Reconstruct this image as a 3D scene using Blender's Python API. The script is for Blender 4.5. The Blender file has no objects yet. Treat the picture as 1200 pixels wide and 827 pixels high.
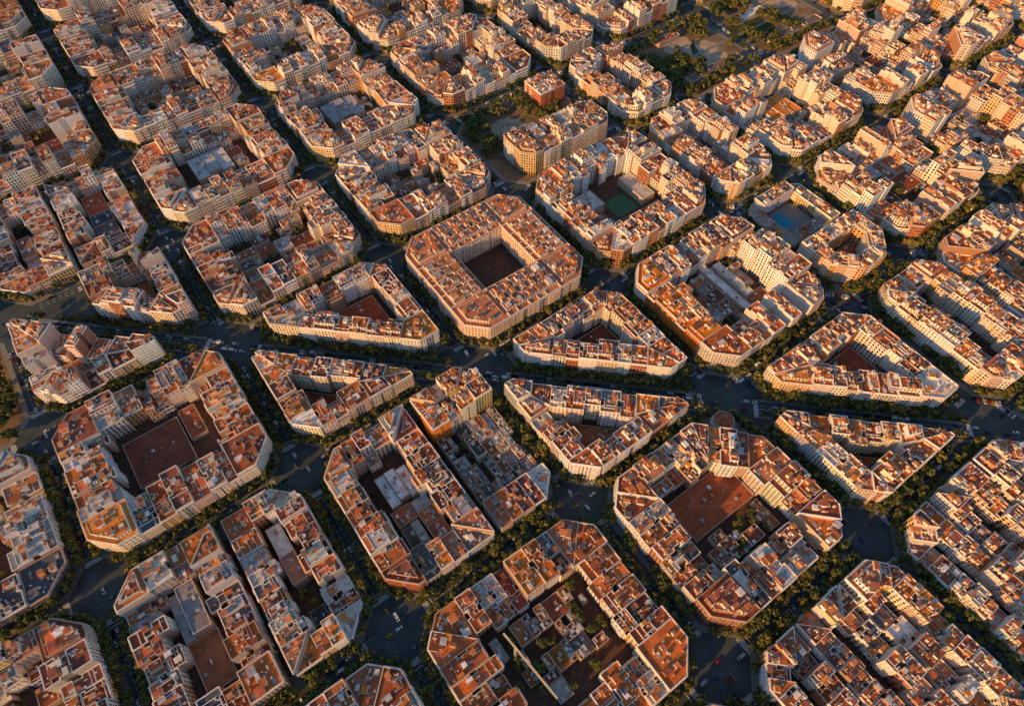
import bpy, math, random
import numpy as np
from mathutils import Vector
random.seed(7)
R=random.random
def U(a,b): return a+(b-a)*random.random()
C=bpy.context.scene.collection
# ---------------------------------------------------------------- site frame
PH=math.radians(35.98); CP,SP=math.cos(PH),math.sin(PH)
def W(u,v): return (u*CP+v*SP, u*SP-v*CP)
CAMH=434.1; PITCH=math.radians(56.44); FOC=768.7
def project(x,y,z):
    Z=z-CAMH; zf=y*math.cos(PITCH)-Z*math.sin(PITCH); yf=y*math.sin(PITCH)+Z*math.cos(PITCH)
    if zf<10: return (-9999,-9999,zf)
    return (600+FOC*x/zf, 413.5-FOC*yf/zf, zf)
def inframe(x,y,z=10,m=0):
    a,b,c=project(x,y,z); return -m<a<1200+m and -m<b<827+m
GA={-5:-430,-4:-289.5,-3:-149.5,-2:-9.2,-1:136.3,0:273,1:415.7,2:501.4,3:636,4:770,5:904,6:1038,7:1171}
GB={-9:-1434,-8:-1301,-7:-1167,-6:-1034,-5:-901,-4:-768,-3:-635,-2:-501.8,-1:-375.1,0:-239.7,1:-108,2:24.4,3:157,4:290}
HS=9.2
# ---------------------------------------------------------------- materials
def nmat(name):
    m=bpy.data.materials.new(name); m.use_nodes=True
    nt=m.node_tree; b=nt.nodes['Principled BSDF']; b.inputs['Roughness'].default_value=.85
    b.inputs['Specular IOR Level'].default_value=.2
    return m,nt,b
def N(nt,t,**k):
    n=nt.nodes.new(t)
    for a,v in k.items(): setattr(n,a,v)
    return n
def math_(nt,op,a,b=None,c=None):
    n=N(nt,'ShaderNodeMath',operation=op)
    for i,x in enumerate((a,b,c)):
        if x is None: continue
        if isinstance(x,(int,float)): n.inputs[i].default_value=x
        else: nt.links.new(x,n.inputs[i])
    return n.outputs[0]
def mixc(nt,f,a,b,mode='MIX'):
    n=N(nt,'ShaderNodeMix',data_type='RGBA',blend_type=mode)
    for i,x in ((0,f),(6,a),(7,b)):
        if isinstance(x,(int,float)): n.inputs[i].default_value=x
        elif isinstance(x,tuple): n.inputs[i].default_value=(*x,1)
        else: nt.links.new(x,n.inputs[i])
    return n.outputs[2]
def scaled(nt,scale):
    g=N(nt,'ShaderNodeNewGeometry'); m=N(nt,'ShaderNodeMapping'); m.inputs['Scale'].default_value=(scale,)*3
    m.inputs['Rotation'].default_value=(0,0,-PH)
    nt.links.new(g.outputs['Position'],m.inputs[0]); return m.outputs[0]
def noise(nt,scale,detail=3,rough=.6):
    n=N(nt,'ShaderNodeTexNoise'); n.inputs['Scale'].default_value=1; n.inputs['Detail'].default_value=detail; n.inputs['Roughness'].default_value=rough
    nt.links.new(scaled(nt,scale),n.inputs['Vector']); return n.outputs['Fac']
def remap(nt,x,a,b,c,d):
    n=N(nt,'ShaderNodeMapRange'); nt.links.new(x,n.inputs[0])
    for i,v in enumerate((a,b,c,d)): n.inputs[i+1].default_value=v
    return n.outputs[0]
def attr(nt): 
    a=N(nt,'ShaderNodeAttribute'); a.attribute_name='paint'; return a.outputs['Color']
def gray(nt,x):
    n=N(nt,'ShaderNodeCombineColor')
    for i in range(3): nt.links.new(x,n.inputs[i])
    return n.outputs[0]
mroof,nt,b=nmat('tiled_roof')
vo=N(nt,'ShaderNodeTexVoronoi',distance='CHEBYCHEV'); vo.inputs['Scale'].default_value=1
nt.links.new(scaled(nt,.33),vo.inputs['Vector'])
sc=N(nt,'ShaderNodeSeparateColor'); nt.links.new(vo.outputs['Color'],sc.inputs[0])
f=remap(nt,sc.outputs[0],0,1,.84,1.14)
f2=remap(nt,noise(nt,1.1,5,.75),.3,.7,.72,1.26)
f3=remap(nt,noise(nt,.12,2,.5),.3,.7,.83,1.17)
tot=math_(nt,'MULTIPLY',math_(nt,'MULTIPLY',f,f2),f3)
col=mixc(nt,1.0,attr(nt),gray(nt,tot),'MULTIPLY')
st=remap(nt,noise(nt,.35,3,.6),.56,.78,0,.4)
col=mixc(nt,st,col,(.14,.075,.05))
nt.links.new(col,b.inputs['Base Color']); b.inputs['Roughness'].default_value=.9
mwall,nt,b=nmat('rendered_wall')
f=math_(nt,'MULTIPLY',remap(nt,noise(nt,.5,4,.7),.3,.7,.8,1.16),remap(nt,noise(nt,2.5,2,.6),.3,.7,.9,1.1))
nt.links.new(mixc(nt,1.0,attr(nt),gray(nt,f),'MULTIPLY'),b.inputs['Base Color'])
mfac,nt,b=nmat('window_facade')
uvn=N(nt,'ShaderNodeUVMap'); uvn.uv_map='UVMap'
sx=N(nt,'ShaderNodeSeparateXYZ'); nt.links.new(uvn.outputs[0],sx.inputs[0])
u_,v_=sx.outputs[0],sx.outputs[1]
fu=math_(nt,'FRACT',u_); fv=math_(nt,'FRACT',v_)
du=math_(nt,'ABSOLUTE',math_(nt,'SUBTRACT',fu,.5)); dv=math_(nt,'ABSOLUTE',math_(nt,'SUBTRACT',fv,.45))
wm=math_(nt,'MULTIPLY',math_(nt,'LESS_THAN',du,.24),math_(nt,'LESS_THAN',dv,.35))
cx=N(nt,'ShaderNodeCombineXYZ'); nt.links.new(math_(nt,'FLOOR',u_),cx.inputs[0]); nt.links.new(math_(nt,'FLOOR',v_),cx.inputs[1])
wn=N(nt,'ShaderNodeTexWhiteNoise',noise_dimensions='3D'); nt.links.new(cx.outputs[0],wn.inputs['Vector'])
shut=math_(nt,'GREATER_THAN',wn.outputs['Value'],.74)
wc=mixc(nt,shut,(.02,.026,.034),(.26,.18,.12))
band=math_(nt,'GREATER_THAN',fv,.88)
f=remap(nt,noise(nt,.5,3,.6),.3,.7,.82,1.15)
base=mixc(nt,1.0,attr(nt),gray(nt,f),'MULTIPLY')
base=mixc(nt,math_(nt,'MULTIPLY',band,.4),base,(.85,.81,.74))
low=math_(nt,'LESS_THAN',v_,1.1); base=mixc(nt,math_(nt,'MULTIPLY',low,.6),base,(.06,.055,.05))
fin=mixc(nt,wm,base,wc)
nt.links.new(fin,b.inputs['Base Color'])
nt.links.new(remap(nt,math_(nt,'MULTIPLY',wm,math_(nt,'SUBTRACT',1.0,shut)),0,1,.85,.25),b.inputs['Roughness'])
def simple(name,c,rough=.8,ns=None,amp=.25,metal=0):
    m,nt,b=nmat(name); b.inputs['Roughness'].default_value=rough; b.inputs['Metallic'].default_value=metal
    if ns:
        f=remap(nt,noise(nt,ns,4,.65),.3,.7,1-amp,1+amp)
        nt.links.new(mixc(nt,1.0,c,gray(nt,f),'MULTIPLY'),b.inputs['Base Color'])
    else: b.inputs['Base Color'].default_value=(*c,1)
    return m
masph,nt,b=nmat('asphalt')
f=math_(nt,'MULTIPLY',remap(nt,noise(nt,.08,4,.6),.3,.7,.72,1.32),remap(nt,noise(nt,1.2,3,.6),.3,.7,.82,1.18))
nt.links.new(mixc(nt,1.0,(.078,.1,.104),gray(nt,f),'MULTIPLY'),b.inputs['Base Color'])
mpave=simple('paving',(.27,.28,.27),.85,.4,.25)
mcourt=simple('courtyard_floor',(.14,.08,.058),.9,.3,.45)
msand=simple('sand',(.56,.42,.28),.9,.12,.28)
mearth=simple('earth',(.27,.19,.115),.9,.06,.45)
mgrass=simple('lawn',(.07,.09,.03),.9,.2,.4)
mpitch=simple('green_court',(.08,.19,.1),.8,.3,.15)
mpaint=simple('road_paint',(.82,.82,.81),.7,1.5,.2)
mpool=simple('pool_water',(.02,.32,.48),.1)
mleaf,nt,b=nmat('foliage')
nt.links.new(attr(nt),b.inputs['Base Color']); b.inputs['Roughness'].default_value=.7
mcar,nt,b=nmat('vehicle_paint')
nt.links.new(attr(nt),b.inputs['Base Color']); b.inputs['Roughness'].default_value=.35
mbark=simple('bark',(.09,.07,.05),.9,2,.3)
mglass=simple('vehicle_glass',(.02,.025,.03),.15)
mtyre=simple('tyre',(.02,.02,.02),.8)
mskyl=simple('skylight_glass',(.34,.4,.43),.3,1,.1)
mmetal=simple('painted_steel',(.6,.54,.4),.5)
# ---------------------------------------------------------------- mesh builder
MATS=[mwall,mfac,mroof,mskyl]
WALL,FAC,ROOF,SKYL=0,1,2,3
class MB:
    def __init__(s,mats=MATS): s.v=[];s.f=[];s.m=[];s.c=[];s.uv=[];s.mats=mats
    def face(s,pts,m,c,uv=None):
        k=len(s.v); n=len(pts); s.v+=pts; s.f.append(tuple(range(k,k+n))); s.m.append(m); s.c.append(c)
        s.uv+= uv if uv else [(0,0)]*n
    def box(s,cx,cy,z0,z1,lx,ly,ang,c,m=WALL,mt=None,ct=None):
        ca,sa=math.cos(ang),math.sin(ang)
        P=[(cx+ca*a*lx/2-sa*b*ly/2,cy+sa*a*lx/2+ca*b*ly/2) for a,b in((-1,-1),(1,-1),(1,1),(-1,1))]
        s.prism(P,z0,z1,c,m,mt,ct)
    def prism(s,P,z0,z1,c,m=WALL,mt=None,ct=None,tags=None,u0=0,fh=3.05):
        n=len(P)
        for i in range(n):
            a,b=P[i],P[(i+1)%n]; mm=m; uv=None
            if tags and tags[i] in 'FR':
                L=math.hypot(b[0]-a[0],b[1]-a[1]); nb=max(1,round(L/(2.5 if tags[i]=='F' else 2.9)))
                mm=FAC; uv=[(u0,z0/fh),(u0+nb,z0/fh),(u0+nb,z1/fh),(u0,z1/fh)]; u0+=nb
            s.face([(*a,z0),(*b,z0),(*b,z1),(*a,z1)],mm,c,uv)
        s.face([(*p,z1) for p in P],m if mt is None else mt, ct or c)
    def add(s,o,off=(0,0)):
        k=len(s.v); s.v+=[(x+off[0],y+off[1],z) for x,y,z in o.v]; s.f+=[tuple(i+k for i in f) for f in o.f]; s.m+=o.m;s.c+=o.c;s.uv+=o.uv
    def mesh(s,name,origin=(0,0)):
        me=bpy.data.meshes.new(name)
        v=np.array(s.v,dtype=np.float32).reshape(-1,3)
        v[:,0]-=origin[0]; v[:,1]-=origin[1]
        me.from_pydata(v.tolist(),[],s.f)
        for m in s.mats: me.materials.append(m)
        me.polygons.foreach_set('material_index',s.m)
        a=me.attributes.new('paint','FLOAT_COLOR','FACE')
        a.data.foreach_set('color',np.array([(*c,1) for c in s.c],dtype=np.float32).ravel())
        uvl=me.uv_layers.new(name='UVMap'); uvl.data.foreach_set('uv',np.array(s.uv,dtype=np.float32).ravel())
        me.update(); return me
def obj(name,me,loc=(0,0,0),parent=None,**props):
    o=bpy.data.objects.new(name,me); o.location=loc; C.objects.link(o)
    if parent: o.parent=parent
    for k,v in props.items(): o[k]=v
    return o
def area(P): return sum(P[i][0]*P[(i+1)%len(P)][1]-P[(i+1)%len(P)][0]*P[i][1] for i in range(len(P)))/2
def ccw(P): return P if area(P)>0 else P[::-1]
def inset(P,d):
    n=len(P); out=[]
    for i in range(n):
        a,b,c=P[i-1],P[i],P[(i+1)%n]
        d1=(b[0]-a[0],b[1]-a[1]); d2=(c[0]-b[0],c[1]-b[1])
        l1=math.hypot(*d1) or 1e-6; l2=math.hypot(*d2) or 1e-6
        n1=(-d1[1]/l1,d1[0]/l1); n2=(-d2[1]/l2,d2[0]/l2)
        k=1+n1[0]*n2[0]+n1[1]*n2[1]; k=max(k,.25)
        out.append((b[0]+d*(n1[0]+n2[0])/k,b[1]+d*(n1[1]+n2[1])/k))
    return out
def clip(P,a,b,c):  # keep a*x+b*y<=c
    out=[];n=len(P)
    for i in range(n):
        p,q=P[i],P[(i+1)%n]; fp=a*p[0]+b*p[1]-c; fq=a*q[0]+b*q[1]-c
        if fp<=0: out.append(p)
        if fp*fq<0:
            t=fp/(fp-fq); out.append((p[0]+t*(q[0]-p[0]),p[1]+t*(q[1]-p[1])))
    return out
def cent(P): return (sum(p[0] for p in P)/len(P),sum(p[1] for p in P)/len(P))
# ---------------------------------------------------------------- palettes
TERR=[(.58,.17,.06),(.47,.135,.055),(.66,.23,.075),(.33,.105,.05),(.5,.2,.1),(.62,.18,.045),(.74,.26,.05),(.4,.13,.075),(.26,.09,.06),(.54,.15,.07)]
PALE=[(.76,.65,.52),(.46,.44,.43),(.82,.77,.7),(.2,.185,.18),(.38,.22,.14),(.84,.82,.79),(.13,.135,.14),(.56,.55,.55)]
def jit(c,a=.12):
    k=1+U(-a,a); return tuple(min(.9,x*k*(1+U(-.05,.05))) for x in c)
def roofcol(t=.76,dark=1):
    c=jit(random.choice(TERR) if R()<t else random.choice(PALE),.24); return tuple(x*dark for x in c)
FACN=[('cream',(.82,.73,.61)),('ochre',(.74,.53,.27)),('pinkish',(.74,.57,.47)),('brick red',(.48,.18,.085)),('off-white',(.87,.84,.79)),('sandy',(.76,.66,.53)),('grey',(.52,.52,.51)),('orange',(.74,.38,.13))]
FW=[5,1.8,3,1.6,5,4,.9,1.4]
# ---------------------------------------------------------------- building
def pip(p,P):
    s=False;n=len(P)
    for i in range(n):
        a,b_=P[i],P[i-1]
        if (a[1]>p[1])!=(b_[1]>p[1]) and p[0]<(b_[0]-a[0])*(p[1]-a[1])/(b_[1]-a[1])+a[0]: s=not s
    return s
def rim(mb,poly,z,hh,t,col):
    q=inset(poly,t); m=len(poly)
    if area(q)<1: return
    for i in range(m):
        j=(i+1)%m; A,B_,A2,B2=poly[i],poly[j],q[i],q[j]
        mb.face([(*A,z),(*B_,z),(*B_,z+hh),(*A,z+hh)],WALL,col)
        mb.face([(*B2,z),(*A2,z),(*A2,z+hh),(*B2,z+hh)],WALL,col)
        mb.face([(*A,z+hh),(*B_,z+hh),(*B2,z+hh),(*A2,z+hh)],WALL,col)
def building(P,tags,quad,st):
    cname,fc=random.choices(FACN,FW)[0]
    if st.get('fac'): cname,fc=st['fac']
    ev=st.get('even')
    fc=jit(fc,.1 if not ev else .04); fl=random.choice(st['fl']); h=4.4+3.05*fl+(U(-.6,.9) if not ev else 0)
    parts={k:MB() for k in('facade','roof_terrace','parapet','penthouse')}
    body=parts['facade']
    u0=random.randint(0,4000)
    pc=jit(random.choice([(.78,.69,.58),(.84,.79,.71),(.58,.42,.31),(.86,.83,.77)]),.1)
    if ev: pc=(.82,.68,.55)
    party=jit(random.choice([(.62,.46,.34),(.7,.62,.53),(.5,.25,.15),(.8,.75,.68)]),.12)
    pp=None; ar=area(P)
    if quad:
        p0,p1,p2,p3=P
        def bl(s,t): return tuple((p0[k]*(1-s)+p1[k]*s)*(1-t)+(p3[k]*(1-s)+p2[k]*s)*t for k in(0,1))
        w=math.dist(p0,p1); d=math.dist(p1,p2)
        kl=min(.32,U(1.4,2.8)/w) if (R()<.8 and w>7.5) else 0
        kr=min(.32,U(1.4,2.8)/w) if (R()<.6 and w>7.5) else 0
        ta=U(.38,.5); tb=ta+U(3,7)/d
        if ev: kl=kr=min(.25,1.8/w); ta=.42;tb=.62
        def foot(t0,t1,a0=0,a1=1):
            L=[(a0,t0),(a1,t0)];T=['F']
            if kr and t0<ta and t1>tb and a1==1: L+=[(1,ta),(1-kr,ta),(1-kr,tb),(1,tb)];T+=['P']*5
            else: T+=['P']
            L+=[(a1,t1),(a0,t1)];T+=['R']
            if kl and t0<ta and t1>tb and a0==0: L+=[(0,tb),(kl,tb),(kl,ta),(0,ta)];T+=['P']*5
            else: T+=['P']
            return [bl(*q) for q in L],T
        foot_poly,ftags=foot(0,1)
        def samp(): return bl(U(.12,.88),U(.1,.9))
        ang=math.atan2(p1[1]-p0[1],p1[0]-p0[0])
    else:
        foot_poly,ftags=P,tags
        cx,cy=cent(P)
        def samp():
            i=random.randrange(len(P)); a,b_=P[i],P[(i+1)%len(P)]; t=R(); q=(a[0]*(1-t)+b_[0]*t,a[1]*(1-t)+b_[1]*t); k=math.sqrt(R())*.74
            return (cx+(q[0]-cx)*k,cy+(q[1]-cy)*k)
        i=ftags.index('F'); ang=math.atan2(P[(i+1)%len(P)][1]-P[i][1],P[(i+1)%len(P)][0]-P[i][0]); w=15;d=20
    n=len(foot_poly); uu=u0
    for i in range(n):
        a,b_=foot_poly[i],foot_poly[(i+1)%n]; L=math.dist(a,b_)
        if L<.02: continue
        if ftags[i] in 'FR':
            nb=max(1,round(L/(2.5 if ftags[i]=='F' else 3.0)))
            body.face([(*a,0),(*b_,0),(*b_,h),(*a,h)],FAC,fc,[(uu,0),(uu+nb,0),(uu+nb,h/3.05),(uu,h/3.05)]); uu+=nb
        else: body.face([(*a,0),(*b_,0),(*b_,h),(*a,h)],WALL,party)
    bal=R()<.78 or ev; solid=R()<.4; bo=U(.7,1.2)
    for i in range(n):
        if ftags[i] not in 'FR': continue
        a,b_=foot_poly[i],foot_poly[(i+1)%n]; L=math.dist(a,b_)
        if L<4: continue
        tx,ty=(b_[0]-a[0])/L,(b_[1]-a[1])/L; nx,ny=ty,-tx; an=math.atan2(ty,tx)
        mx,my=(a[0]+b_[0])/2,(a[1]+b_[1])/2
        if ftags[i]=='F': body.box(mx+nx*.3,my+ny*.3,h-.25,h+.12,L-.1,.6,an,pc)
        if bal:
            segs=random.choice([[(-.46,.46)],[(-.46,-.06),(.06,.46)],[(-.44,-.2),(.2,.44)],[(-.46,.46)]]) if ftags[i]=='F' else [(-.4,.4)]
            z=4.4
            while z<h-2.4:
                for s0,s1 in segs:
                    ll=(s1-s0)*L; m=(s0+s1)/2*L
                    body.box(mx+tx*m+nx*bo/2,my+ty*m+ny*bo/2,z-.15,z+(.85 if solid else .12),ll,bo,an,pc if solid else jit(fc,.15))
                z+=3.05
    rc=st['rc']() if st.get('rc') else roofcol(st.get('terr',.76) if ar<330 else .95)
    parts['roof_terrace'].face([(*p,h) for p in foot_poly],ROOF,rc)
    rim(parts['parapet'],foot_poly,h,U(.9,1.3),.42,pc)
    top=h; pent=R()<st.get('pent',.62)
    if pent:
        if quad:
            t0=st.get('pt0') or U(.12,.28); t1=U(.7,.9) if not ev else .86
            if R()<.6 or ev: pp,pt=foot(t0,t1)
            else:
                a0,a1=random.choice([(0,U(.45,.7)),(U(.3,.55),1)]); pp,pt=foot(t0,t1,a0,a1)
        else:
            pp=inset(foot_poly,4.2 if ev else 3.2); pt=['F' if t!='P' else 'P' for t in ftags]
            if area(pp)<35 or area(pp)>area(foot_poly): pp=None
        if pp:
            pp=inset(pp,.04)
            ph=2.9 if R()<.85 or ev else 5.6
            rc2=jit(rc,.15) if R()<.55 or ev or st.get('rc') else roofcol(.7)
            parts['penthouse'].prism(pp,h+.003,h+ph,jit(fc,.1),WALL,ROOF,rc2,pt,u0+50)
            rim(parts['penthouse'],pp,h+ph,.4,.34,pc)
            top=h+ph
    def zat(p):
        if pp and pip(p,pp): return top
        return h
    if quad:
        for k in range(random.randint(1,3)):
            t=U(.15,.85); a,b_=bl(.03,t),bl(.97,t)
            if pp and t>t0-.03 and t<t1+.03:
                if abs(t-ta)<.15 or (kl or kr): continue
                if len(pp)!=4: continue
                z=top; a,b_=lerp(pp[0],pp[3],t),lerp(pp[1],pp[2],t)
                parts['parapet'].box((a[0]+b_[0])/2,(a[1]+b_[1])/2,z+.002,z+.8,math.dist(a,b_)-.9,.28,ang,pc); continue
            parts['parapet'].box((a[0]+b_[0])/2,(a[1]+b_[1])/2,h+.002,h+1.0,math.dist(a,b_)-.9,.28,ang,pc)
    sh=[]
    nst=random.choice([1,2,2,3,3]) if ar<300 else random.choice([4,5,6])
    lst=[samp() for k in range(nst)]
    if ev and quad: lst=[bl(.5,.52),bl(.5,.24),bl(.5,.76)]
    for p in lst:
        z=zat(p); mb=MB(); lx,ly=U(1.8,3.6),U(2.0,4.8); hh=U(2.0,3.1)
        if ev and quad: lx,ly=3.0,4.4
        if ar>300 and R()<.5: lx*=1.5;ly*=1.3
        c=jit(random.choice([(.7,.52,.37),(.8,.72,.61),(.52,.25,.13),(.86,.83,.78),(.64,.36,.17)]),.12)
        mb.box(p[0],p[1],z+.003,z+hh,lx,ly,ang,c,WALL,ROOF,roofcol(.65))
        sh.append(mb)
    ch=[]
    for k in range(int(random.randint(9,17)*min(2.2,max(.7,ar/240)))):
        p=samp(); z=zat(p)+.003; r=R()
        if r<.6: ch.append(('chimney',p,z,U(.4,.8),U(.5,2.4),U(1.0,2.4),ang,random.choice([0,0,1,2])))
        elif r<.8: ch.append(('air_conditioner',p,z,U(.8,1.3),U(.8,1.6),U(.7,1.1),ang,3))
        else: ch.append(('skylight',p,z,U(.9,2.2),U(1.2,3.2),U(.3,.6),ang,4))
    rn='terracotta' if rc[0]>2*rc[2] and rc[0]>.3 else 'pale' if rc[0]>.4 else 'dull grey-brown'
    return parts,sh,ch,cname,rn,fl,h
CC=[(.56,.26,.12),(.8,.72,.61),(.68,.53,.39),(.76,.76,.75),(.34,.39,.43)]
UNIT=[]
for k,c in enumerate(CC):
    mb=MB(); mb.box(0,0,0,1,1,1,0,c,SKYL if k==4 else WALL)
    if k<3: mb.box(0,0,1.001,1.12,1.25,1.15,0,tuple(x*.8 for x in c))
    UNIT.append((mb.mesh('roof_fitting'),mb))
def fitobj(t,parent,org):
    nme,p,z,lx,ly,lz,an,k=t
    o=obj(nme,UNIT[k][0],(p[0]-org[0],p[1]-org[1],z),parent); o.scale=(lx,ly,lz); o.rotation_euler=(0,0,an)
# ---------------------------------------------------------------- block ring
LOTS=[]
def lerp(a,b_,t): return (a[0]+(b_[0]-a[0])*t,a[1]+(b_[1]-a[1])*t)
def isect(p,d,q,e):
    den=d[0]*e[1]-d[1]*e[0]; t=((q[0]-p[0])*e[1]-(q[1]-p[1])*e[0])/den; return (p[0]+d[0]*t,p[1]+d[1]*t)
def ring(P,depth,st,thr=26,lotw=(7.5,14)):
    lotw=st.get('lotw',lotw)
    P=ccw(P); n=len(P); mains=[i for i in range(n) if math.dist(P[i],P[(i+1)%n])>thr]
    K=len(mains); off=[]
    for i in mains:
        a,b_=P[i],P[(i+1)%n]; L=math.dist(a,b_); d=((b_[0]-a[0])/L,(b_[1]-a[1])/L)
        off.append(((a[0]-d[1]*depth,a[1]+d[0]*depth),d))
    I=[isect(off[k][0],off[k][1],off[(k+1)%K][0],off[(k+1)%K][1]) for k in range(K)]
    foot={}
    for k,i in enumerate(mains):
        a,b_=P[i],P[(i+1)%n]; L=math.dist(a,b_); d=off[k][1]; nn=(-d[1],d[0])
        t0=(I[k-1][0]-a[0])*d[0]+(I[k-1][1]-a[1])*d[1]; t1=(I[k][0]-a[0])*d[0]+(I[k][1]-a[1])*d[1]
        t0=max(0.5,t0); t1=min(L-.5,t1)
        def fp(t): return (a[0]+d[0]*t,a[1]+d[1]*t)
        foot[k]=(fp(t0),fp(t1))
        t=t0; LL=[]
        while t<t1-.1:
            w=U(*lotw)
            if t1-t-w<6: w=t1-t
            if w>18: w/=2
            LL.append((t,t+w)); t+=w
        for (x,y) in LL:
            s2=st
            if not st.get('even') and R()<st.get('gap',.06): s2=dict(st); s2['fl']=[1,2,3]; s2['pent']=.1
            dd=depth+(0 if st.get('even') else U(-4,3.5) if depth>16 else U(-1.5,.5))
            g=.015
            q=[fp(x+g),fp(y-g)]; q+= [(q[1][0]+nn[0]*dd,q[1][1]+nn[1]*dd),(q[0][0]+nn[0]*dd,q[0][1]+nn[1]*dd)]
            if dd>22 and not st.get('even') and R()<.4:
                t_=U(.5,.65); m1=lerp(q[1],q[2],t_); m0=lerp(q[0],q[3],t_)
                s3=dict(s2); s3['fl']=[max(1,random.choice(s2['fl'])-random.choice([1,2,3]))]; s3['pent']=.2
                LOTS.append(([q[0],q[1],m1,m0],None,True,s2,False))
                g2=(nn[0]*.02,nn[1]*.02)
                LOTS.append(([(m0[0]+g2[0],m0[1]+g2[1]),(m1[0]+g2[0],m1[1]+g2[1]),q[2],q[3]],None,True,s3,False))
            else: LOTS.append((q,None,True,s2,False))
    for k in range(K):
        i=mains[k]; j=mains[(k+1)%K]
        chain=[]; m=(i+1)%n
        while True:
            chain.append(P[m])
            if m==j: break
            m=(m+1)%n
        fb=foot[k][1]; fa=foot[(k+1)%K][0]; ic=I[k]
        mid=lerp(chain[0],chain[-1],.5)
        if math.dist(fb,chain[0])<24 and (R()<.5 or st.get('even')):
            pol=[fb]+chain+[fa,ic]; T=['F']*(len(pol)-2)+['P','P']
            LOTS.append((inset(pol,.015),T,False,st,True)); continue
        for a,front,rev in ((fb,chain[0],0),(fa,chain[-1],1)):
            L=math.dist(a,front)
            if L>24:
                m1=lerp(a,front,.5); m2=lerp(ic,mid,.45)
                pol=[a,m1,m2,ic]; T=['F','P','P','P']
                if rev: pol=[pol[1],pol[0],pol[3],pol[2]]
                LOTS.append((ccw(inset(pol,.015)),T,False,st,True))
                pol=[m1,front]+([mid] if len(chain)>1 else [])+[m2]; T=['F']+(['F'] if len(chain)>1 else [])+['P','P']
            else:
                pol=[a,front]+([mid] if len(chain)>1 else [])+[ic]; T=['F']+(['F'] if len(chain)>1 else [])+['P','P']
            if rev:
                nP=pol[::-1]; m_=len(pol); nT=[T[(m_-2-t)%m_] for t in range(m_)]; pol,T=nP,nT
            LOTS.append((inset(pol,.015),T,False,st,True))
    return I
SHEDS=[]; CTREES=[]
def rectp(a,b_,c,d): return ccw([W(a,b_),W(c,b_),W(c,d),W(a,d)])
def court(I,st,box=None):
    Pu=[(x*CP+y*SP, x*SP-y*CP) for x,y in I] if I else None
    if box or len(I)==4:
        if box: todo=[box]
        else:
            us=[p[0] for p in Pu]; vs=[p[1] for p in Pu]; todo=[(min(us)+3,min(vs)+3,max(us)-3,max(vs)-3)]
        while todo:
            a,b_,c,d=todo.pop(); w,h=c-a,d-b_
            asp=st.get('long',1)
            if max(w,h/asp)>U(*st.get('size',(9,26))):
                t=U(.3,.7)
                if w>h/asp: todo+=[(a,b_,a+w*t,d),(a+w*t,b_,c,d)]
                else: todo+=[(a,b_,c,b_+h*t),(a,b_+h*t,c,d)]
            elif w>3 and h>3:
                if R()<st.get('open',.3):
                    if R()<.6: CTREES.append(W(U(a+2,c-2) if w>5 else (a+c)/2,U(b_+2,d-2) if h>5 else (b_+d)/2))
                    if w*h>120: CTREES.append(W(U(a+3,c-3),U(b_+3,d-3)))
                    continue
                hh=U(3.5,7) if R()<.75 else U(8,13)
                if st.get('hh'): hh=U(*st['hh'])
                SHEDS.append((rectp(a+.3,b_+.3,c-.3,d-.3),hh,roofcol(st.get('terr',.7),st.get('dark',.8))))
    else:
        q=inset(I,3.5)
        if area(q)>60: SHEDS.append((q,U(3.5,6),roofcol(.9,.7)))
# ---------------------------------------------------------------- lay out the district
PAVE=[]; PARKT=[]; SHEETS=[]
default=dict(fl=[5,5,6,6,6,5,4],pent=.62)
mixed=dict(fl=[3,4,5,5,6,6,7,8],pent=.5,gap=.16,terr=.7)
old=dict(fl=[2,3,4,4,5,5],pent=.35,terr=.76,gap=.12)
low=dict(fl=[1,2,2,3,3,4,5],pent=.25,terr=.62,gap=.15,lotw=(6,11))
tall=dict(fl=[6,6,7,5],pent=.6,terr=.7)
even=dict(fl=[6],even=True,pent=1.0,pt0=.14,fac=('salmon',(.84,.67,.52)),rc=lambda: jit((.58,.235,.115),.14))
orange=dict(fl=[5,6,6],pent=.3,rc=lambda: jit((.89,.25,.01),.02),fac=('brick orange',(.82,.28,.04)),gap=0)
white=dict(fl=[7,8],pent=.4,fac=('white',(.88,.86,.82)),terr=.4)
yell=dict(fl=[8,9],pent=.5,fac=('yellow ochre',(.88,.6,.2)),terr=.9)
palem=dict(fl=[4,5],pent=.5,fac=('off-white',(.86,.83,.78)),rc=lambda: jit(random.choice([(.66,.64,.62),(.5,.49,.49),(.56,.26,.14)]),.12))
darkm=dict(fl=[3,4],pent=.2,fac=('dark grey',(.16,.165,.18)),rc=lambda: jit((.1,.105,.115),.2),gap=0)
tri=dict(fl=[6,6,6,5],pent=.55,gap=.02,terr=.82)
def octo(u0,u1,v0,v1,c=14.5):
    return [(u0+c,v0),(u1-c,v0),(u1,v0+c),(u1,v1-c),(u1-c,v1),(u0+c,v1),(u0,v1-c),(u0,v0+c)]
def restyle(n0,test,st,p=1):
    for k in range(n0,len(LOTS)):
        x,y=cent(LOTS[k][0]); uu,vv=x*CP+y*SP,x*SP-y*CP
        if test(uu,vv) and R()<=p: LOTS[k]=(*LOTS[k][:3],st,LOTS[k][4])
PARKS={(3,-1),(4,-1),(-3,-1)}
STY={(0,0):(even,34,0),(-2,0):(default,28,.1),(1,0):(tall,25,.5),(1,1):(default,27,.35),(0,2):(default,27,.5),(-1,2):(old,28,.4),
     (-3,0):(palem,26,.2),(2,0):(default,22,.4)}
NOFILL={(0,0),(1,0),(0,2),(-1,-2),(0,-2),(3,0)}
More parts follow.
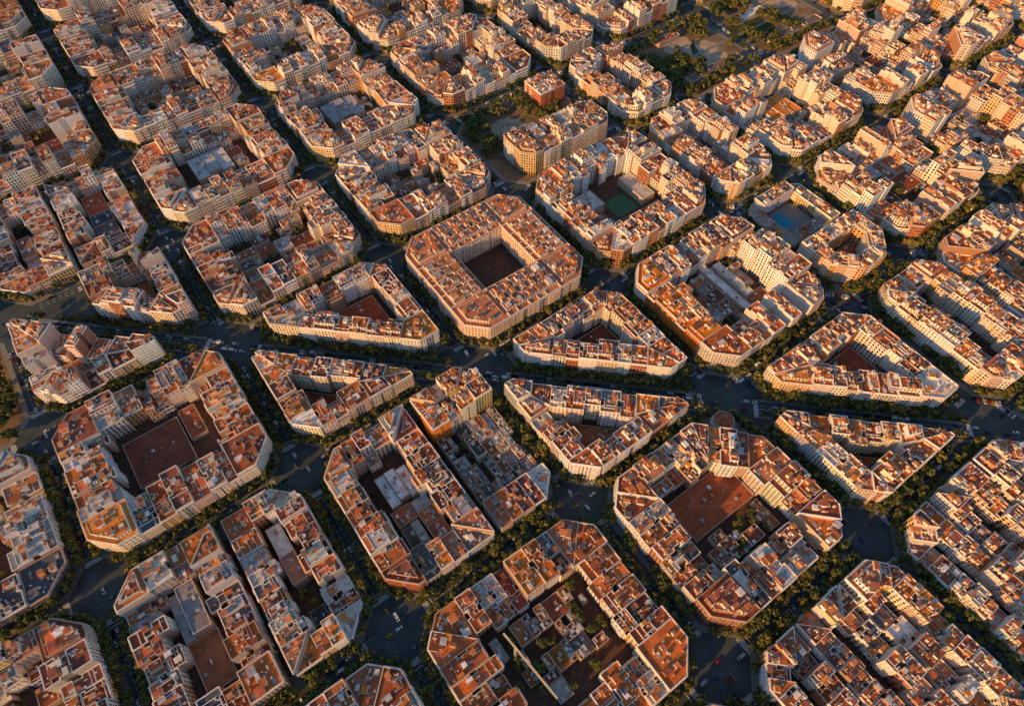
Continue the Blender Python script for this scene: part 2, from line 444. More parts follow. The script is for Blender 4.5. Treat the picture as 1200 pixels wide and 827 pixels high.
for i in range(-4,8):
    for j in range(-8,5):
        if i-1 not in GA or i not in GA or j-1 not in GB or j not in GB: continue
        a0,a1,b0,b1=GA[i-1],GA[i],GB[j-1],GB[j]
        pts=[W(a,b_) for a in (a0,(a0+a1)/2,a1) for b_ in(b0,(b0+b1)/2,b1)]
        if not any(inframe(*p,10,70) for p in pts): continue
        u0,u1,v0,v1=a0+HS,a1-HS,b0+HS,b1-HS
        if (i,j)==(2,2): u0+=9;u1+=9
        if (i,j) in PARKS or (i,j)==(1,-1):
            PAVE.append((octo(u0-4,u1+4,v0-4,v1+4,17),'yard'))
            if (i,j)==(1,-1):
                ring([W(*p) for p in [(300,-427),(394,-427),(404,-420),(404,-396),(396,-386),(308,-386),(298,-396),(298,-420)]],19.9,tall,20)
                ring([W(*p) for p in [(372,-490),(404,-490),(404,-462),(372,-462)]],13.9,dict(fl=[5],pent=0,fac=('brick red',(.55,.18,.07))),20)
                PARKT.append((u0,v0,364,-430,120,[(328,-455,22)])); PARKT.append((366,-456,402,-432,16,[]))
                SHEETS.append(('circle',328,-455,20,msand)); SHEETS.append(('ring',328,-455,9,11,mpave))
            else:
                discs=[]
                for t in range(7 if i!=-3 else 2):
                    cu,cv,rr=U(u0+20,u1-20),U(v0+20,v1-20),U(11,24)
                    gm=mgrass if t in(2,5) else msand
                    discs.append((cu,cv,rr*.85)); SHEETS.append(('circle',cu,cv,rr,gm))
                if i!=-3:
                    SHEETS.append(('rect',u0,(v0+v1)/2-2,u1,(v0+v1)/2+2,mpave)); SHEETS.append(('rect',(u0+u1)/2-2,v0,(u0+u1)/2+2,v1,mpave))
                    for t in range(12):
                        cu,cv=U(u0+8,u1-8),U(v0+8,v1-8); PARKT.append((cu-12,cv-12,cu+12,cv+12,9,discs))
                    PARKT.append((u0,v0,u1,v0+14,30,[])); PARKT.append((u0,v1-10,u1,v1,26,[])); PARKT.append((u0,v0,u0+12,v1,26,[]))
                    SHEDS.append((rectp(u0+16,v1-24,u1-20,v1-13),7,(.2,.15,.13)))
                    for t in range(1):
                        a,b_=U(u0+8,u1-45),U(v0+5,v1-45); SHEDS.append((rectp(a,b_,a+U(28,42),b_+U(8,14)),U(4,8),roofcol(.5)))
                else: PARKT.append((u0,v0,u1,v1,280,discs))
            continue
        oc=octo(u0,u1,v0,v1,14.5 if u1-u0>80 else 12)
        if j==i+1:
            for sgn,c0 in ((1,378.7-.05*60),(-1,344.3-.05*60)):
                oq=oc
                if sgn==-1 and i==0: oq=octo(u0-6,u1,v0,v1+7)
                if sgn==1: P=clip(oq,-(1-.05),1,-c0)
                else: P=clip(oq,(1-.05),-1,c0)
                if len(P)<3 or area(P)<300: continue
                us=[p[0] for p in P]; vs=[p[1] for p in P]
                if sgn==1: P=clip(clip(P,-1,0,-(min(us)+(12 if i>-2 else 42))),0,1,max(vs)-12)
                else: P=clip(clip(P,1,0,max(us)-7),0,-1,-(min(vs)+7))
                PAVE.append((P,'b'))
                I=ring([W(*p) for p in P],17,tri if i>-2 else mixed,24 if i>-2 else 20,(9,16) if i>-2 else (7,13)); court(I,dict(open=0,terr=.9))
            continue
        if (i,j)==(2,1):
            PAVE.append((oc,'b'))
            a=v1-50
            ring([W(*p) for p in [(u0,a),(u1,a),(u1,v1-20),(u1-20,v1),(u0+20,v1),(u0,v1-20)]],14,dict(tall,fl=[6],fac=('orange',(.82,.46,.17)),gap=0),20)
            SHEDS.append((rectp(u0+17,a+17,u1-17,v1-17),5,(.4,.15,.07)))
            greyr=dict(fl=[2,3],pent=.15,gap=0,rc=lambda: jit(random.choice([(.34,.32,.31),(.24,.22,.21),(.45,.4,.35)]),.15),lotw=(14,18))
            b2=a-8
            for P in ([(u0,v0+8),(u0+12,v0),(u0+12,b2),(u0,b2)],[(u1-12,v0),(u1,v0+8),(u1,b2),(u1-12,b2)]):
                LOTS.append((ccw([W(*p) for p in P]),['F']*4,False,dict(greyr,fl=[2]),False))
            LOTS.append((rectp(u0+14,v0,u1-14,v0+12),['F']*4,False,dict(greyr,fl=[4],fac=('off-white',(.84,.8,.74))),False))
            LOTS.append((rectp(u0+14,b2-11,u1-14,b2),['F']*4,False,dict(greyr,fl=[1]),False))
            SHEETS+=[('rect',u0+14,v0+13,u1-13,b2-12,mpave),('rect',u0+24,v0+17,u0+36,v0+35,mpool)]
            continue
        if (i,j)==(0,2): oc=clip(oc,1,-1,u1-v0-36)
        PAVE.append((oc if (i,j)!=(0,2) else octo(u0,u1,v0,v1),'b'))
        if (i,j) in ((0,3),(1,3)):
            cut=(u0+40,u0+82)
            X=[(u0+14.5,v0),(cut[0]-2,v0),(cut[0]-2,v1),(u0+14.5,v1),(u0,v1-14.5),(u0,v0+14.5)]
            Y=[(cut[0]+2,v0),(cut[1]-2,v0),(cut[1]-2,v1),(cut[0]+2,v1)]
            Z=[(cut[1]+2,v0),(u1-14.5,v0),(u1,v0+14.5),(u1,v1-14.5),(u1-14.5,v1),(cut[1]+2,v1)]
            for P,s_ in ((X,low),(Y,low),(Z,old)):
                n0=len(LOTS); I=ring([W(*p) for p in P],15,s_,20); court(I,dict(open=.2,terr=.5))
                restyle(n0,lambda uu,vv:vv<v0+18,dict(yell,fl=[4,5,6]),.6)
            continue
        if (i,j)==(-1,1) or (i,j)==(-2,1) or (i,j)==(-2,-2):
            m={(-1,1):74,(-2,1):-72,(-2,-2):-80}[(i,j)]
            L=[(u0+15,v0),(m-3,v0),(m-3,v1),(u0+15,v1),(u0,v1-15),(u0,v0+15)]
            Q=[(m+3,v0),(u1-15,v0),(u1,v0+15),(u1,v1-15),(u1-15,v1),(m+3,v1)]
            for P,dep in ((L,20),(Q,17)):
                n0=len(LOTS)
                if (i,j)==(-1,1) and P is Q:
                    ring([W(*p) for p in [(m+3,v0),(u1-12,v0),(u1,v0+12),(u1,v0+31),(m+3,v0+31)]],14,dict(tall,gap=.2),14)
                    restyle(n0,lambda uu,vv:uu>u1-26,yell); restyle(n0,lambda uu,vv:uu<m+16,dict(orange,fl=[6,7]))
                    v=v1-22
                    for t in range(4):
                        w_=(u1-14-m-3)/4; LOTS.append((rectp(m+3+t*w_+.02,v,m+3+(t+1)*w_-.02,v1),['F','P','F','P'],False,dict(old,fl=[2,3,4]),False))
                    LOTS.append((ccw([W(u1-14+.02,v),W(u1,v),W(u1,v1-14),W(u1-13.9,v1)]),['F']*4,False,dict(old,fl=[3]),True))
                    court(None,dict(open=.08,terr=.5,dark=.7,long=2.2,hh=(4,13),size=(6,13)),(m+3,v0+33,u1-1,v1-24))
                    continue
                I=ring([W(*p) for p in P],dep,old if P is Q or i==-2 else default,24)
                if (i,j)==(-1,1):
                    SHEDS+= [(rectp(27,-199,34,-174),8,(.86,.88,.9)),(rectp(34.4,-199,42,-176),9.5,(.82,.87,.9)),(rectp(42.4,-197,50,-174),8.6,(.74,.79,.84)),(rectp(24,-172,38,-160),7,(.45,.15,.07)),(rectp(39,-172,51,-163),5,(.5,.5,.5)),(rectp(39,-162,51,-152),7,(.56,.2,.08)),(rectp(24,-158,31,-133),6,(.16,.13,.12)),(rectp(31.5,-158,37,-140),8,(.5,.48,.45)),(rectp(39,-150,51,-134),9,(.36,.12,.06))]
                else: court(I,dict(open=.15,terr=.45,long=2))
            continue
        st,dep,op=STY.get((i,j),(default,random.choice([25,27,29]),.3))
        if (u1-u0)<80: dep=21
        if (i,j) not in STY and (j<-4 or i<-1 or i>2): st=mixed
        n0=len(LOTS)
        I=ring([W(*p) for p in oc],dep,st)
        if (i,j)==(1,1):
            restyle(n0,lambda uu,vv:uu<u0+32 and vv<v1-28,orange)
            restyle(n0,lambda uu,vv:uu>u1-30 and v0+35<vv<v1-25,white)
        if (i,j)==(1,0): restyle(n0,lambda uu,vv:vv<v0+30 and uu<u1-20,dict(white,fl=[6,7]))
        if (i,j)==(-3,0): restyle(n0,lambda uu,vv:vv>v1-30,darkm)
        if (i,j)==(-2,0):
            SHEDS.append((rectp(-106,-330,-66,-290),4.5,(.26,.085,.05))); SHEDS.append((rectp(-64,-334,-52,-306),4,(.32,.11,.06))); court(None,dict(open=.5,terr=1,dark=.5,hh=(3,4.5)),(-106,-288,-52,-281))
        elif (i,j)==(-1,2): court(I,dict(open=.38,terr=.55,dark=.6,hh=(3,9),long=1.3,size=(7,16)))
        elif (i,j) not in NOFILL: court(I,dict(open=op,terr=.7))
        if (i,j) in ((-1,-2),(0,-2),(3,0)):
            cu,cv_=(u0+u1)/2,(v0+v1)/2
            colr={(-1,-2):(.6,.61,.6),(0,-2):(.42,.43,.44),(3,0):(.86,.27,.04)}[(i,j)]
            for t in range(3):
                SHEDS.append((rectp(cu-22+t*12,cv_-20,cu-10.4+t*12,cv_+12-3*(t==1)),11+.8*(t==1),tuple(x*(1,.85,1.08)[t] for x in colr)))
            court(None,dict(open=.2,terr=.5,size=(7,16)),(cu-28,cv_+14,cu+28,cv_+28)); court(None,dict(open=.2,terr=.6,size=(7,16)),(cu+16,cv_-26,cu+28,cv_+12))
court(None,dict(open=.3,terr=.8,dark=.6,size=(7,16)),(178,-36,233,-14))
SHEDS+= [(rectp(178,-68,233,-38),5,(.4,.115,.05))]
LOTS.append((ccw([W(*p) for p in octo(246,260,-96,-82,4)]),['F']*8,False,dict(fl=[3],pent=0,terr=1,fac=('cream',(.82,.73,.61))),True))
SHEETS+= [('rect',336,-318,360,-296,mpitch),('rect',314,-332,376,-276,mcourt)]
SHEDS+= [(rectp(312,-288,376,-277),6,(.52,.18,.07)),(rectp(364,-330,378,-295),8,(.66,.6,.52)),(rectp(312,-332,330,-310),10,(.76,.7,.6)),(rectp(312,-308,324,-291),5,(.52,.2,.09)),
         (rectp(345,-205,352,-150),8,(.8,.79,.76)),(rectp(356,-200,364,-160),9,(.76,.74,.7))]
# ground
g=MB([masph]); g.face([(-4000,-4000,0),(4000,-4000,0),(4000,4000,0),(-4000,4000,0)],0,(1,1,1)); obj('ground',g.mesh('ground'),kind='structure')
for P,k in PAVE:
    mb=MB([mpave,mcourt,mearth])
    q=ccw([W(*p) for p in P]); o=inset(q,-4.3) if k=='b' else q
    c=cent(o)
    mb.prism(o,0,.14,(1,1,1),0)
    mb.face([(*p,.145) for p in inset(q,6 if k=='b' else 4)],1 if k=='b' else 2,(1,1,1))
    obj('pavement',mb.mesh('pavement',c),(*c,0),kind='structure')
zz=.152
for t in SHEETS:
    mb=MB([t[-1]]); zz+=.004; nm={'sand':'plaza','lawn':'lawn','pool_water':'swimming_pool','green_court':'sports_court','paving':'path','courtyard_floor':'yard'}[t[-1].name]
    z=zz if t[-1] not in(mpitch,mpool) else zz+.1
    if t[0]=='rect': mb.face([(*p,z) for p in rectp(*t[1:5])],0,(1,1,1))
    elif t[0]=='circle':
        c=W(t[1],t[2]); ir=.05 if t[3]==20 else .3; f1,f2=U(0,6),U(0,6)
        def rr_(a): return t[3]*(1+ir*math.sin(2*a+f1)+ir*.6*math.sin(3*a+f2)+ir*.3*math.sin(7*a))
        mb.face([(c[0]+rr_(a*.1309)*math.cos(a*.1309),c[1]+rr_(a*.1309)*math.sin(a*.1309),z) for a in range(48)],0,(1,1,1))
    else:
        c=W(t[1],t[2])
        for a in range(32):
            p=[(c[0]+r*math.cos(x*math.pi/16),c[1]+r*math.sin(x*math.pi/16),z) for r,x in((t[3],a),(t[4],a),(t[4],a+1),(t[3],a+1))]; mb.face(p,0,(1,1,1))
    obj(nm,mb.mesh(nm),kind='structure')
# ---------------------------------------------------------------- buildings
vis=[]
for L in LOTS:
    c=cent(L[0])
    if not inframe(*c,20,110): continue
    vis.append((0 if inframe(*c,15,0) else 1, project(*c,20)[2],L,c))
vis.sort(key=lambda t:(t[0],t[1]))
big=MB()
def addfit(t,big=big):
    nme,p,z,lx,ly,lz,an,k=t; big.box(p[0],p[1],z,z+lz,lx,ly,an,CC[k],SKYL if k==4 else WALL)
for k,(o_,d_,L,c) in enumerate(vis):
    P,T,quad,st,corner=L
    parts,sh,ch,cn,rn,fl,h=building(P,T,quad,st)
    if k<300 and o_==0:
        root=obj('apartment_building',parts['facade'].mesh('apartment_building',c),(*c,0),
          label=f"{cn} {fl+1}-storey {'corner' if corner else 'terraced'} apartment building with {rn} roof terrace",category='building',group='apartment buildings around city blocks')
        for nme in('roof_terrace','parapet','penthouse'):
            if parts[nme].f: obj(nme,parts[nme].mesh(nme,c),(0,0,0),root)
        for s in sh: obj('stair_housing',s.mesh('stair_housing',c),(0,0,0),root)
        for t in ch: fitobj(t,root,c)
    else:
        for mb in parts.values(): big.add(mb)
        for s in sh: big.add(s)
        for t in ch: addfit(t)
obj('apartment_building',big.mesh('apartment_buildings'),kind='stuff',label='dense mass of terracotta-roofed apartment buildings filling further city blocks',category='building')
sv=sorted([(project(*cent(s[0]),5)[2],n_,s) for n_,s in enumerate(SHEDS) if inframe(*cent(s[0]),5,30)])
bs=MB()
for kk,(d_,n_,(P,h,rc)) in enumerate(sv):
    c=cent(P); ind=kk<280
    wc=jit((.6,.48,.37),.25); mb=MB(); mb.prism(P,.16,h,wc,WALL,ROOF,rc); r=MB(); rim(r,P,h,U(.4,.9),.3,jit((.66,.56,.45),.2))
    if ind:
        root=obj('courtyard_workshop',mb.mesh('courtyard_workshop',c),(*c,0),label='low workshop with '+('terracotta' if rc[0]>2*rc[2] else 'greyish')+' roof inside the block courtyard',category='building',group='low buildings inside block courtyards')
        if r.f: obj('parapet',r.mesh('parapet',c),(0,0,0),root)
    else: bs.add(mb); bs.add(r)
    an=math.atan2(P[1][1]-P[0][1],P[1][0]-P[0][0])
    for k in range(random.randint(3,8)):
        t1,t2=U(.15,.85),U(.15,.85)
        a=lerp(P[0],P[1],t1); b_=lerp(P[-1],P[2],t1) if len(P)>3 else P[2]; p=lerp(a,b_,t2)
        t=('skylight',p,h+.003,U(.8,2.4),U(.8,3.2),U(.4,1.6),an,random.choice([0,1,2,3,4]))
        if ind: fitobj(t,root,c)
        else: addfit(t,bs)
if bs.f: obj('courtyard_workshop',bs.mesh('courtyard_workshops'),kind='stuff',label='mass of low workshops filling courtyards of further blocks',category='building')
# tower crane over the courtyard
cb=MB([mmetal]); cc=W(40,-52)
def beam(mb,a,b_,r):
    A=Vector(a);B_=Vector(b_);d=(B_-A).normalized();x=d.orthogonal().normalized()*r;y=d.cross(x)
    q=[x+y,-x+y,-x-y,x-y]
    for i in range(4): mb.face([tuple(A+q[i]),tuple(A+q[(i+1)%4]),tuple(B_+q[(i+1)%4]),tuple(B_+q[i])],0,(1,1,1))
for sx_ in(-.6,.6):
    for sy in(-.6,.6): beam(cb,(sx_,sy,.15),(sx_,sy,38),.09)
for t in range(19):
    z=t*2; beam(cb,(-.6,-.6,z+.2),(.6,-.6,z+2),.05);beam(cb,(.6,-.6,z+.2),(.6,.6,z+2),.05);beam(cb,(.6,.6,z+.2),(-.6,.6,z+2),.05);beam(cb,(-.6,.6,z+.2),(-.6,-.6,z+2),.05)
cr=obj('tower_crane',cb.mesh('tower_crane'),(*cc,0),label='thin pale lattice tower crane standing in a block courtyard',category='crane')
jb=MB([mmetal])
for y,z in((-.45,0),(.45,0),(0,.9)): beam(jb,(-10,y,z),(34,y,z),.09)
for t in range(22):
    x=-10+t*2; beam(jb,(x,-.45,0),(x+1,0,.9),.05); beam(jb,(x+1,0,.9),(x+2,.45,0),.05); beam(jb,(x,.45,0),(x+2,-.45,0),.05)
beam(jb,(0,0,0),(0,0,5),.18); beam(jb,(0,0,5),(28,0,.9),.04); beam(jb,(0,0,5),(-9,0,.9),.04)
jj=obj('jib',jb.mesh('jib'),(0,0,38),cr); jj.rotation_euler=(0,0,math.atan2(-CP,SP)+.1)
kb=MB([mpave]); kb.box(-8.5,0,-1.6,0,2.4,1,0,(1,1,1),0); obj('counterweight',kb.mesh('counterweight'),(0,0,0),jj)
# ---------------------------------------------------------------- avenue axis helpers
def davenue(u,v): return (u-v)-(361.5+.05*(u-60))
du_,dv_=1/math.hypot(1,.95),.95/math.hypot(1,.95)
def avp(s,o):
    u=60+s*du_; v=u-361.5-.05*(u-60); return (u+o*dv_,v-o*du_)
AX=[(a-60)/du_ for a in (-149.5,-9.2,136.3,273,415.7)]
def nearx(s,r): return any(abs(s-a)<r for a in AX)
TR=[]
ends=sorted(AX); ends=[ends[0]-150]+ends+[ends[-1]+150]
for q in range(len(ends)-1):
    s0,s1=ends[q]+24,ends[q+1]-24
    if s1-s0<10: continue
    for o in(-7.2,7.2):
        P=ccw([W(*avp(s0,o-1.1)),W(*avp(s1,o-1.1)),W(*avp(s1,o+1.1)),W(*avp(s0,o+1.1))])
        if not inframe(*cent(P),0,120): continue
        mb=MB([mpave]); c=cent(P); mb.prism(P,0,.13,(1,1,1),0); obj('median_strip',mb.mesh('median_strip',c),(*c,0),kind='structure')
        s=s0+2
        while s<s1-1:
            if R()<.9: TR.append((*W(*avp(s,o)),0 if R()<.6 else 1))
            s+=U(6,8.5)
# ---------------------------------------------------------------- trees
nr=np.random.RandomState(3)
def crown(nq,size,Rr=1.0,hh=.85):
    nb=10; bc=nr.normal(size=(nb,3)); bc/=np.linalg.norm(bc,axis=1)[:,None]; bc*=nr.uniform(.25,.72,(nb,1)); bc[:,2]*=hh
    br=nr.uniform(.24,.46,nb)
    k=nr.randint(0,nb,nq); d=nr.normal(size=(nq,3)); d/=np.linalg.norm(d,axis=1)[:,None]
    d[:,2]=np.abs(d[:,2])*nr.choice([1,1,1,-.6],nq)
    p=bc[k]+d*br[k][:,None]*nr.uniform(.7,1.12,(nq,1))
    nrm=d+nr.normal(size=(nq,3))*.45; nrm/=np.linalg.norm(nrm,axis=1)[:,None]
    t=np.cross(nrm,nr.normal(size=(nq,3))); t/=np.linalg.norm(t,axis=1)[:,None]; b2=np.cross(nrm,t)
    s=size*nr.uniform(.55,1.3,(nq,1))
    v=np.stack([p-t*s-b2*s*.7,p+t*s-b2*s*.7,p+t*s*.8+b2*s*.7,p-t*s*.8+b2*s*.7],1)
    base=np.array([[.11,.125,.035],[.16,.16,.04],[.07,.09,.035],[.2,.17,.04]])[nr.choice(4,nb,p=[.38,.27,.2,.15])][k]
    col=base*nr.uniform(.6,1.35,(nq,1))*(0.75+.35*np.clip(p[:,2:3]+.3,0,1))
    return v,col
def npmesh(name,v,col,mats):
    n=len(v); me=bpy.data.meshes.new(name); me.vertices.add(n*4); me.vertices.foreach_set('co',v.astype(np.float32).ravel())
    me.loops.add(n*4); me.loops.foreach_set('vertex_index',np.arange(n*4,dtype=np.int32))
    me.polygons.add(n); me.polygons.foreach_set('loop_start',np.arange(0,n*4,4,dtype=np.int32)); me.polygons.foreach_set('loop_total',np.full(n,4,dtype=np.int32))
    for m in mats: me.materials.append(m)
    a=me.attributes.new('paint','FLOAT_COLOR','FACE'); a.data.foreach_set('color',np.hstack([col,np.ones((n,1))]).astype(np.float32).ravel())
    me.update(calc_edges=True); return me
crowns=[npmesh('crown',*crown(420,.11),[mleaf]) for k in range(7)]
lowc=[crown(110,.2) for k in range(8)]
def trunkmesh():
    mb=MB([mbark])
    def seg(a,b_,r0,r1):
        A=Vector(a);B_=Vector(b_);d=(B_-A).normalized();x=d.orthogonal().normalized();y=d.cross(x)
        for i in range(6):
            t0,t1=i*math.pi/3,(i+1)*math.pi/3
            f=lambda c,r,t:tuple(c+x*r*math.cos(t)+y*r*math.sin(t))
            mb.face([f(A,r0,t0),f(A,r0,t1),f(B_,r1,t1),f(B_,r1,t0)],0,(1,1,1))
    seg((0,0,0),(0,0,.5),.045,.03)
    for k in range(4):
        a=k*1.57+.4; seg((0,0,.46),(math.cos(a)*.3,math.sin(a)*.3,.8),.025,.01)
    return mb.mesh('trunk')
tm=trunkmesh()
for P,k in PAVE:
    if k!='b': continue
    q=inset(ccw([W(*p) for p in P]),-3.6); n=len(q)
    for a,b_ in ((q[i],q[(i+1)%n]) for i in range(n)):
        L=math.dist(a,b_)
        if L<24: 
            if L>14:
                for t in (.02,.34,.66,.98):
                    if R()<.85: TR.append((*lerp(a,b_,t),1))
            continue
        m=int(L/6.8)
        for t in range(m):
            p=lerp(a,b_,(t+.5+U(-.2,.2))/m); p=(p[0]+U(-.4,.4),p[1]+U(-.4,.4))
            v=p[0]*SP-p[1]*CP
            if R()<(.95 if v>-400 else .87): TR.append((*p,2 if v>-125 else 1 if v>-400 else 0))
for c in CTREES: TR.append((*c,0))
for u0,v0,u1,v1,n,discs in PARKT:
    for k in range(n):
        u,v=U(u0,u1),U(v0,v1)
        if any(math.hypot(u-a,v-b_)<r+1 for a,b_,r in discs): continue
        TR.append((*W(u,v),1))
tv=[]
for x,y,s in TR:
    if not inframe(x,y,6,25): continue
    r=(U(2.8,4.2),U(3.5,5.1),U(4.0,6.0))[s]; h=r*U(1.8,2.2)+2.8
    tv.append((0 if inframe(x,y,6,0) else 1,project(x,y,8)[2],x,y,r,h))
tv.sort(); vs_=[];cs_=[]
for k,(o_,d_,x,y,r,h) in enumerate(tv):
    rot=U(0,6.28)
    if k<300:
        t=obj('street_tree',tm,(x,y,.14),label='leafy olive green plane tree on the pavement kerb',category='tree',group='street trees lining the pavements')
        t.scale=(r*1.6,r*1.6,h*.8); t.rotation_euler=(0,0,rot)
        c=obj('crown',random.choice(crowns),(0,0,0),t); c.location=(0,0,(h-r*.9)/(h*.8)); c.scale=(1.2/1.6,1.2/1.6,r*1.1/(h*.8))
    else:
        v,col=random.choice(lowc); ca,sa=math.cos(rot),math.sin(rot); M=np.array([[ca,-sa,0],[sa,ca,0],[0,0,1]])
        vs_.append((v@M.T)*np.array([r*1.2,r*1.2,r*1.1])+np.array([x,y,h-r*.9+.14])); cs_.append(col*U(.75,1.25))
if vs_: obj('tree',npmesh('street_trees',np.concatenate(vs_),np.concatenate(cs_),[mleaf]),kind='stuff',label='rows of dark green street trees along further streets',category='tree')
# ---------------------------------------------------------------- road markings
mk=MB([mpaint])
def mark(u,v,lu,lv,z=.004):
    p=W(u,v)
    if inframe(*p,0,10): mk.face([(*W(u+a*lu/2,v+b_*lv/2),z) for a,b_ in((-1,-1),(-1,1),(1,1),(1,-1))],0,(1,1,1))
for a in GA.values():
    for b_ in GB.values():
        if not inframe(*W(a,b_),0,60): continue
        for sg in(-1,1):
            for t in range(10):
                o=-4.9+t*1.1
                if abs(davenue(a+o,b_+sg*22))>30: mark(a+o,b_+sg*22,.65,3.8)
                if abs(davenue(a+sg*22,b_+o))>30: mark(a+sg*22,b_+o,3.8,.65)
            if abs(davenue(a,b_+sg*26))>30: mark(a,b_+sg*26,9.6,.5)
            if abs(davenue(a+sg*26,b_))>30: mark(a+sg*26,b_,.5,9.6)
        for t in range(16):
            for o in(-1.7,1.7):
                if abs(davenue(a+o,b_+29+t*5))>26: mark(a+o,b_+29+t*5,.28,2.5)
                if abs(davenue(a+29+t*5,b_+o))>26: mark(a+29+t*5,b_+o,2.5,.28)
def avmark(s,o,L,w,z=.008):
    Q=[]
    for a,b_ in((-1,-1),(1,-1),(1,1),(-1,1)):
        Q.append((*W(*avp(s+a*L/2,o+b_*w/2)),z))
    if inframe(*W(*avp(s,o)),0,20): mk.face(Q,0,(1,1,1))
s=-400
while s<760:
    for o in(-2.9,2.9):
        if not nearx(s,24): avmark(s,o,3,.26)
    if not nearx(s,22): avmark(s,0,5.9,.26)
    s+=6
for a in AX:
    for sg in(-1,1):
        for t in range(13): avmark(a+sg*21,-7+t*1.15,3.4,.65,.012)
obj('road_marking',mk.mesh('road_marking'),kind='structure')
# ---------------------------------------------------------------- vehicles
VM=[mcar,mglass,mtyre]
def vehicle(L,Wd,H,c,kind):
    mb=MB(VM); 
    if kind=='car':
        prof=[(-.5,.25),(-.5,.55),(-.47,.62),(-.36,.66),(-.27,.98),(.1,1.0),(.27,.66),(.46,.58),(.5,.45),(.5,.25)]
        glass={3,5}
    elif kind=='van':
        prof=[(-.5,.15),(-.5,.97),(-.48,1.0),(.2,1.0),(.26,.97),(.38,.58),(.48,.5),(.5,.4),(.5,.15)]; glass={4}
    else:
        prof=[(-.5,.12),(-.5,.95),(-.49,1.0),(.49,1.0),(.5,.95),(.5,.12)]; glass={4}
    n=len(prof); h2=Wd/2
    def q(i,s,inn=1): x,z=prof[i%n]; k=.84 if (kind=='car' and z>.9) else 1; return (x*L,s*h2*k,z*H)
    for i in range(n-1):
        mb.face([q(i,-1),q(i,1),q(i+1,1),q(i+1,-1)],1 if i in glass else 0,c)
    for s in(-1,1):
        mb.face([q(i,s) for i in range(n)],0,c)
        if kind=='car': w=[(-.33,.69),(-.26,.94),(.09,.95),(.23,.69)]
        elif kind=='van': w=[(.08,.62),(.08,.9),(.24,.9),(.33,.62)]
        else: w=[(-.46,.5),(-.46,.85),(.46,.85),(.46,.5)]
        mb.face([(x*L,s*(h2*(1-(.16*(z-.66)/.34 if kind=='car' and z>.66 else 0))+.012),z*H) for x,z in w],1,c)
        for x in(-.31,.31):
            r=.33 if kind!='bus' else .5
            P=[(x*L+r*math.cos(t*math.pi/5),r+r*math.sin(t*math.pi/5)) for t in range(10)]
            mb.face([(a,s*(h2+.02),z) for a,z in P],2,c)
            for t in range(10):
                a,b_=P[t],P[(t+1)%10]; mb.face([(a[0],s*(h2+.02),a[1]),(b_[0],s*(h2+.02),b_[1]),(b_[0],s*(h2-.22),b_[1]),(a[0],s*(h2-.22),a[1])],2,c)
    if kind=='bus':
        mb.box(-.2*L,0,H+.002,H+.3,2.4,1.6,0,(.5,.5,.5),0); mb.box(.2*L,0,H+.002,H+.25,1.6,1.4,0,(.5,.5,.5),0)
    return mb
CARC=[('white',(.85,.85,.84)),('silver',(.6,.61,.62)),('black',(.02,.02,.022)),('grey',(.2,.21,.22)),('red',(.4,.03,.02)),('blue',(.03,.07,.2)),('white',(.85,.85,.84)),('black',(.03,.03,.03)),('yellow and black',(.5,.34,.03))]
CM=[(n,'car',vehicle(4.4,1.8,1.5,c,'car')) for n,c in CARC]+[('white','van',vehicle(5.4,2.0,2.3,(.85,.85,.83),'van')),('grey','van',vehicle(5.2,2.0,2.2,(.45,.45,.47),'van'))]
CMM=[m[2].mesh('car_body') for m in CM]
CP_=[]
for P,k in PAVE:
    q0=ccw([W(*p) for p in P]); n=len(q0)
    for off,kind in ((-5.7,'p'),(-7.8,'c')):
        q=inset(q0,off if k=='b' else off+4.5)
        for i in range(n):
            a,b_=q[i],q[(i+1)%n]; L=math.dist(a,b_); an=math.atan2(b_[1]-a[1],b_[0]-a[0])
            if L<26 and kind=='c' and L>12:
                m=int(L/2.6)
                for t in range(m):
                    if R()<.85: CP_.append((*lerp(a,b_,(t+.5)/m),an+math.pi/2))
            if L>=26 and kind=='p':
                m=int(L/6.2)
                for t in range(m):
                    if R()<.2: CP_.append((*lerp(a,b_,(t+.5)/m),an))
for a in list(GA.values()):
    for b_ in GB.values():
        for t in range(17):
            for lane in(-3.2,0,3.2):
                if R()<.24: CP_.append((*W(a+lane,b_-14+t*7.6+U(-1,1)),math.atan2(-CP,SP)))
                if R()<.24: CP_.append((*W(a-14+t*7.6+U(-1,1),b_+lane),math.atan2(SP,CP)))
avang=math.atan2(W(*avp(10,0))[1]-W(*avp(0,0))[1],W(*avp(10,0))[0]-W(*avp(0,0))[0])
CP_=[c for c in CP_ if abs(davenue(c[0]*CP+c[1]*SP,c[0]*SP-c[1]*CP))>24]
for s in range(-380,700,7):
    for o in(-4.4,-1.5,1.5,4.4):
        if R()<.38: CP_.append((*W(*avp(s+U(-1,1),o)),avang))
cv=sorted([(project(x,y,1)[2],x,y,a) for x,y,a in CP_ if inframe(x,y,1,0)])
bigc=MB(VM);kk=0
occ={}
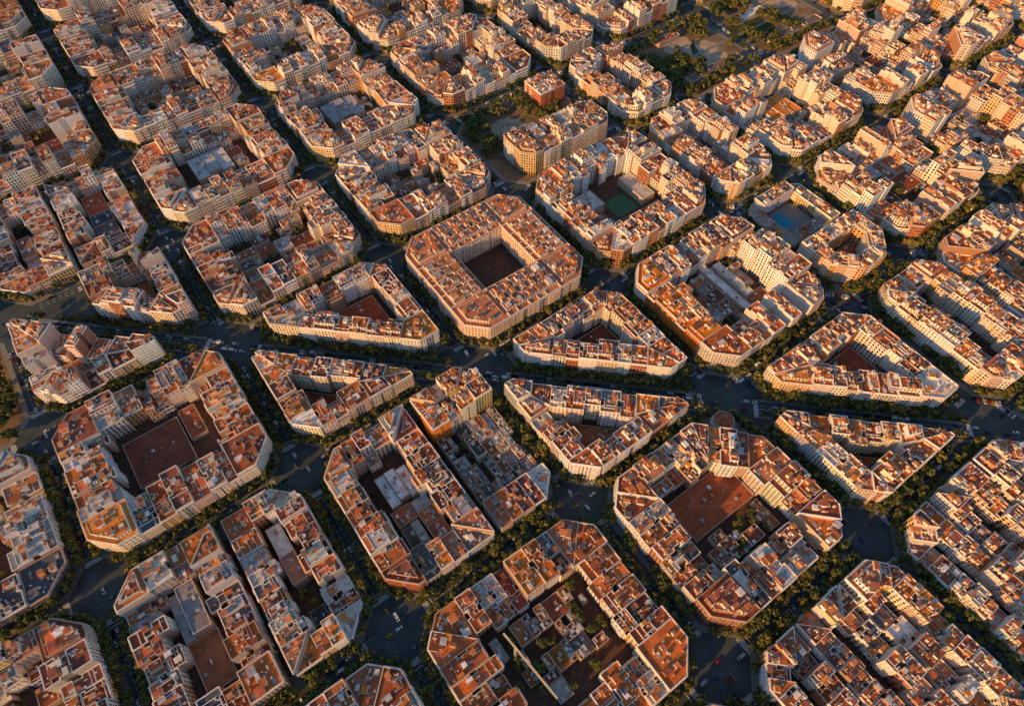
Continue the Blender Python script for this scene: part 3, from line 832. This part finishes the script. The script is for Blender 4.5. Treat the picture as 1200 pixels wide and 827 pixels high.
for d_,x,y,a in cv:
    key=(int(x//5),int(y//5)); bad=False
    for i in(-1,0,1):
        for j in(-1,0,1):
            for (X,Y) in occ.get((key[0]+i,key[1]+j),()):
                if math.hypot(X-x,Y-y)<2.4: bad=True
    if bad: continue
    occ.setdefault(key,[]).append((x,y))
    m=random.randrange(len(CM))
    if kk<290:
        nme,kd,_=CM[m]; o=obj('parked_car' if kd=='car' else 'van',CMM[m],(x,y,.003),label=f'small {nme} {kd} on the asphalt street between tall blocks',category=kd,group='cars on the streets'); o.rotation_euler=(0,0,a+(math.pi if R()<.5 else 0))
    else:
        ca,sa=math.cos(a),math.sin(a); s=MB(VM); b0=CM[m][2]
        s.v=[(x+ca*p-sa*q,y+sa*p+ca*q,z) for p,q,z in b0.v]; s.f=b0.f;s.m=b0.m;s.c=b0.c;s.uv=b0.uv; bigc.add(s)
    kk+=1
if bigc.f: obj('car',bigc.mesh('cars'),kind='stuff',label='many small cars parked and driving on further streets',category='car')
busm=vehicle(12,2.55,3.1,(.8,.78,.75),'bus').mesh('bus')
for s,o in((-222,-3.2),(-205,-3.2),(235,-4.4),(420,4.4)):
    b_=obj('bus',busm,(*W(*avp(s,o)),.01),label='long white city bus driving along the wide avenue',category='bus',group='buses on the avenue'); b_.rotation_euler=(0,0,avang)
# ---------------------------------------------------------------- camera, light
cam=bpy.data.cameras.new('Camera'); cam.sensor_width=36; cam.lens=FOC/1200*36; cam.clip_end=9000; cam.clip_start=1
co=bpy.data.objects.new('Camera',cam); C.objects.link(co); co.location=(0,0,CAMH); co.rotation_euler=(math.pi/2-PITCH,0,0)
bpy.context.scene.camera=co
SE=math.radians(16); SA=(-.72,-.694); s=Vector((SA[0]*math.cos(SE),SA[1]*math.cos(SE),math.sin(SE)))
sl=bpy.data.lights.new('sun','SUN'); sl.energy=5; sl.angle=math.radians(.6); sl.color=(1,.5,.125)
so=bpy.data.objects.new('sun',sl); C.objects.link(so); so.rotation_euler=s.to_track_quat('Z','Y').to_euler(); so.location=(0,0,300)
w=bpy.data.worlds.new('World'); bpy.context.scene.world=w; w.use_nodes=True
nt=w.node_tree; bg=nt.nodes['Background']; sk=nt.nodes.new('ShaderNodeTexSky'); sk.sky_type='NISHITA'; sk.sun_disc=False; sk.sun_elevation=SE; sk.sun_rotation=math.atan2(SA[0],SA[1])
sk.dust_density=.2; sk.ozone_density=2
nt.links.new(sk.outputs[0],bg.inputs[0]); bg.inputs[1].default_value=.15
vs=bpy.context.scene.view_settings; vs.view_transform='Standard'; vs.look='None'; vs.exposure=0
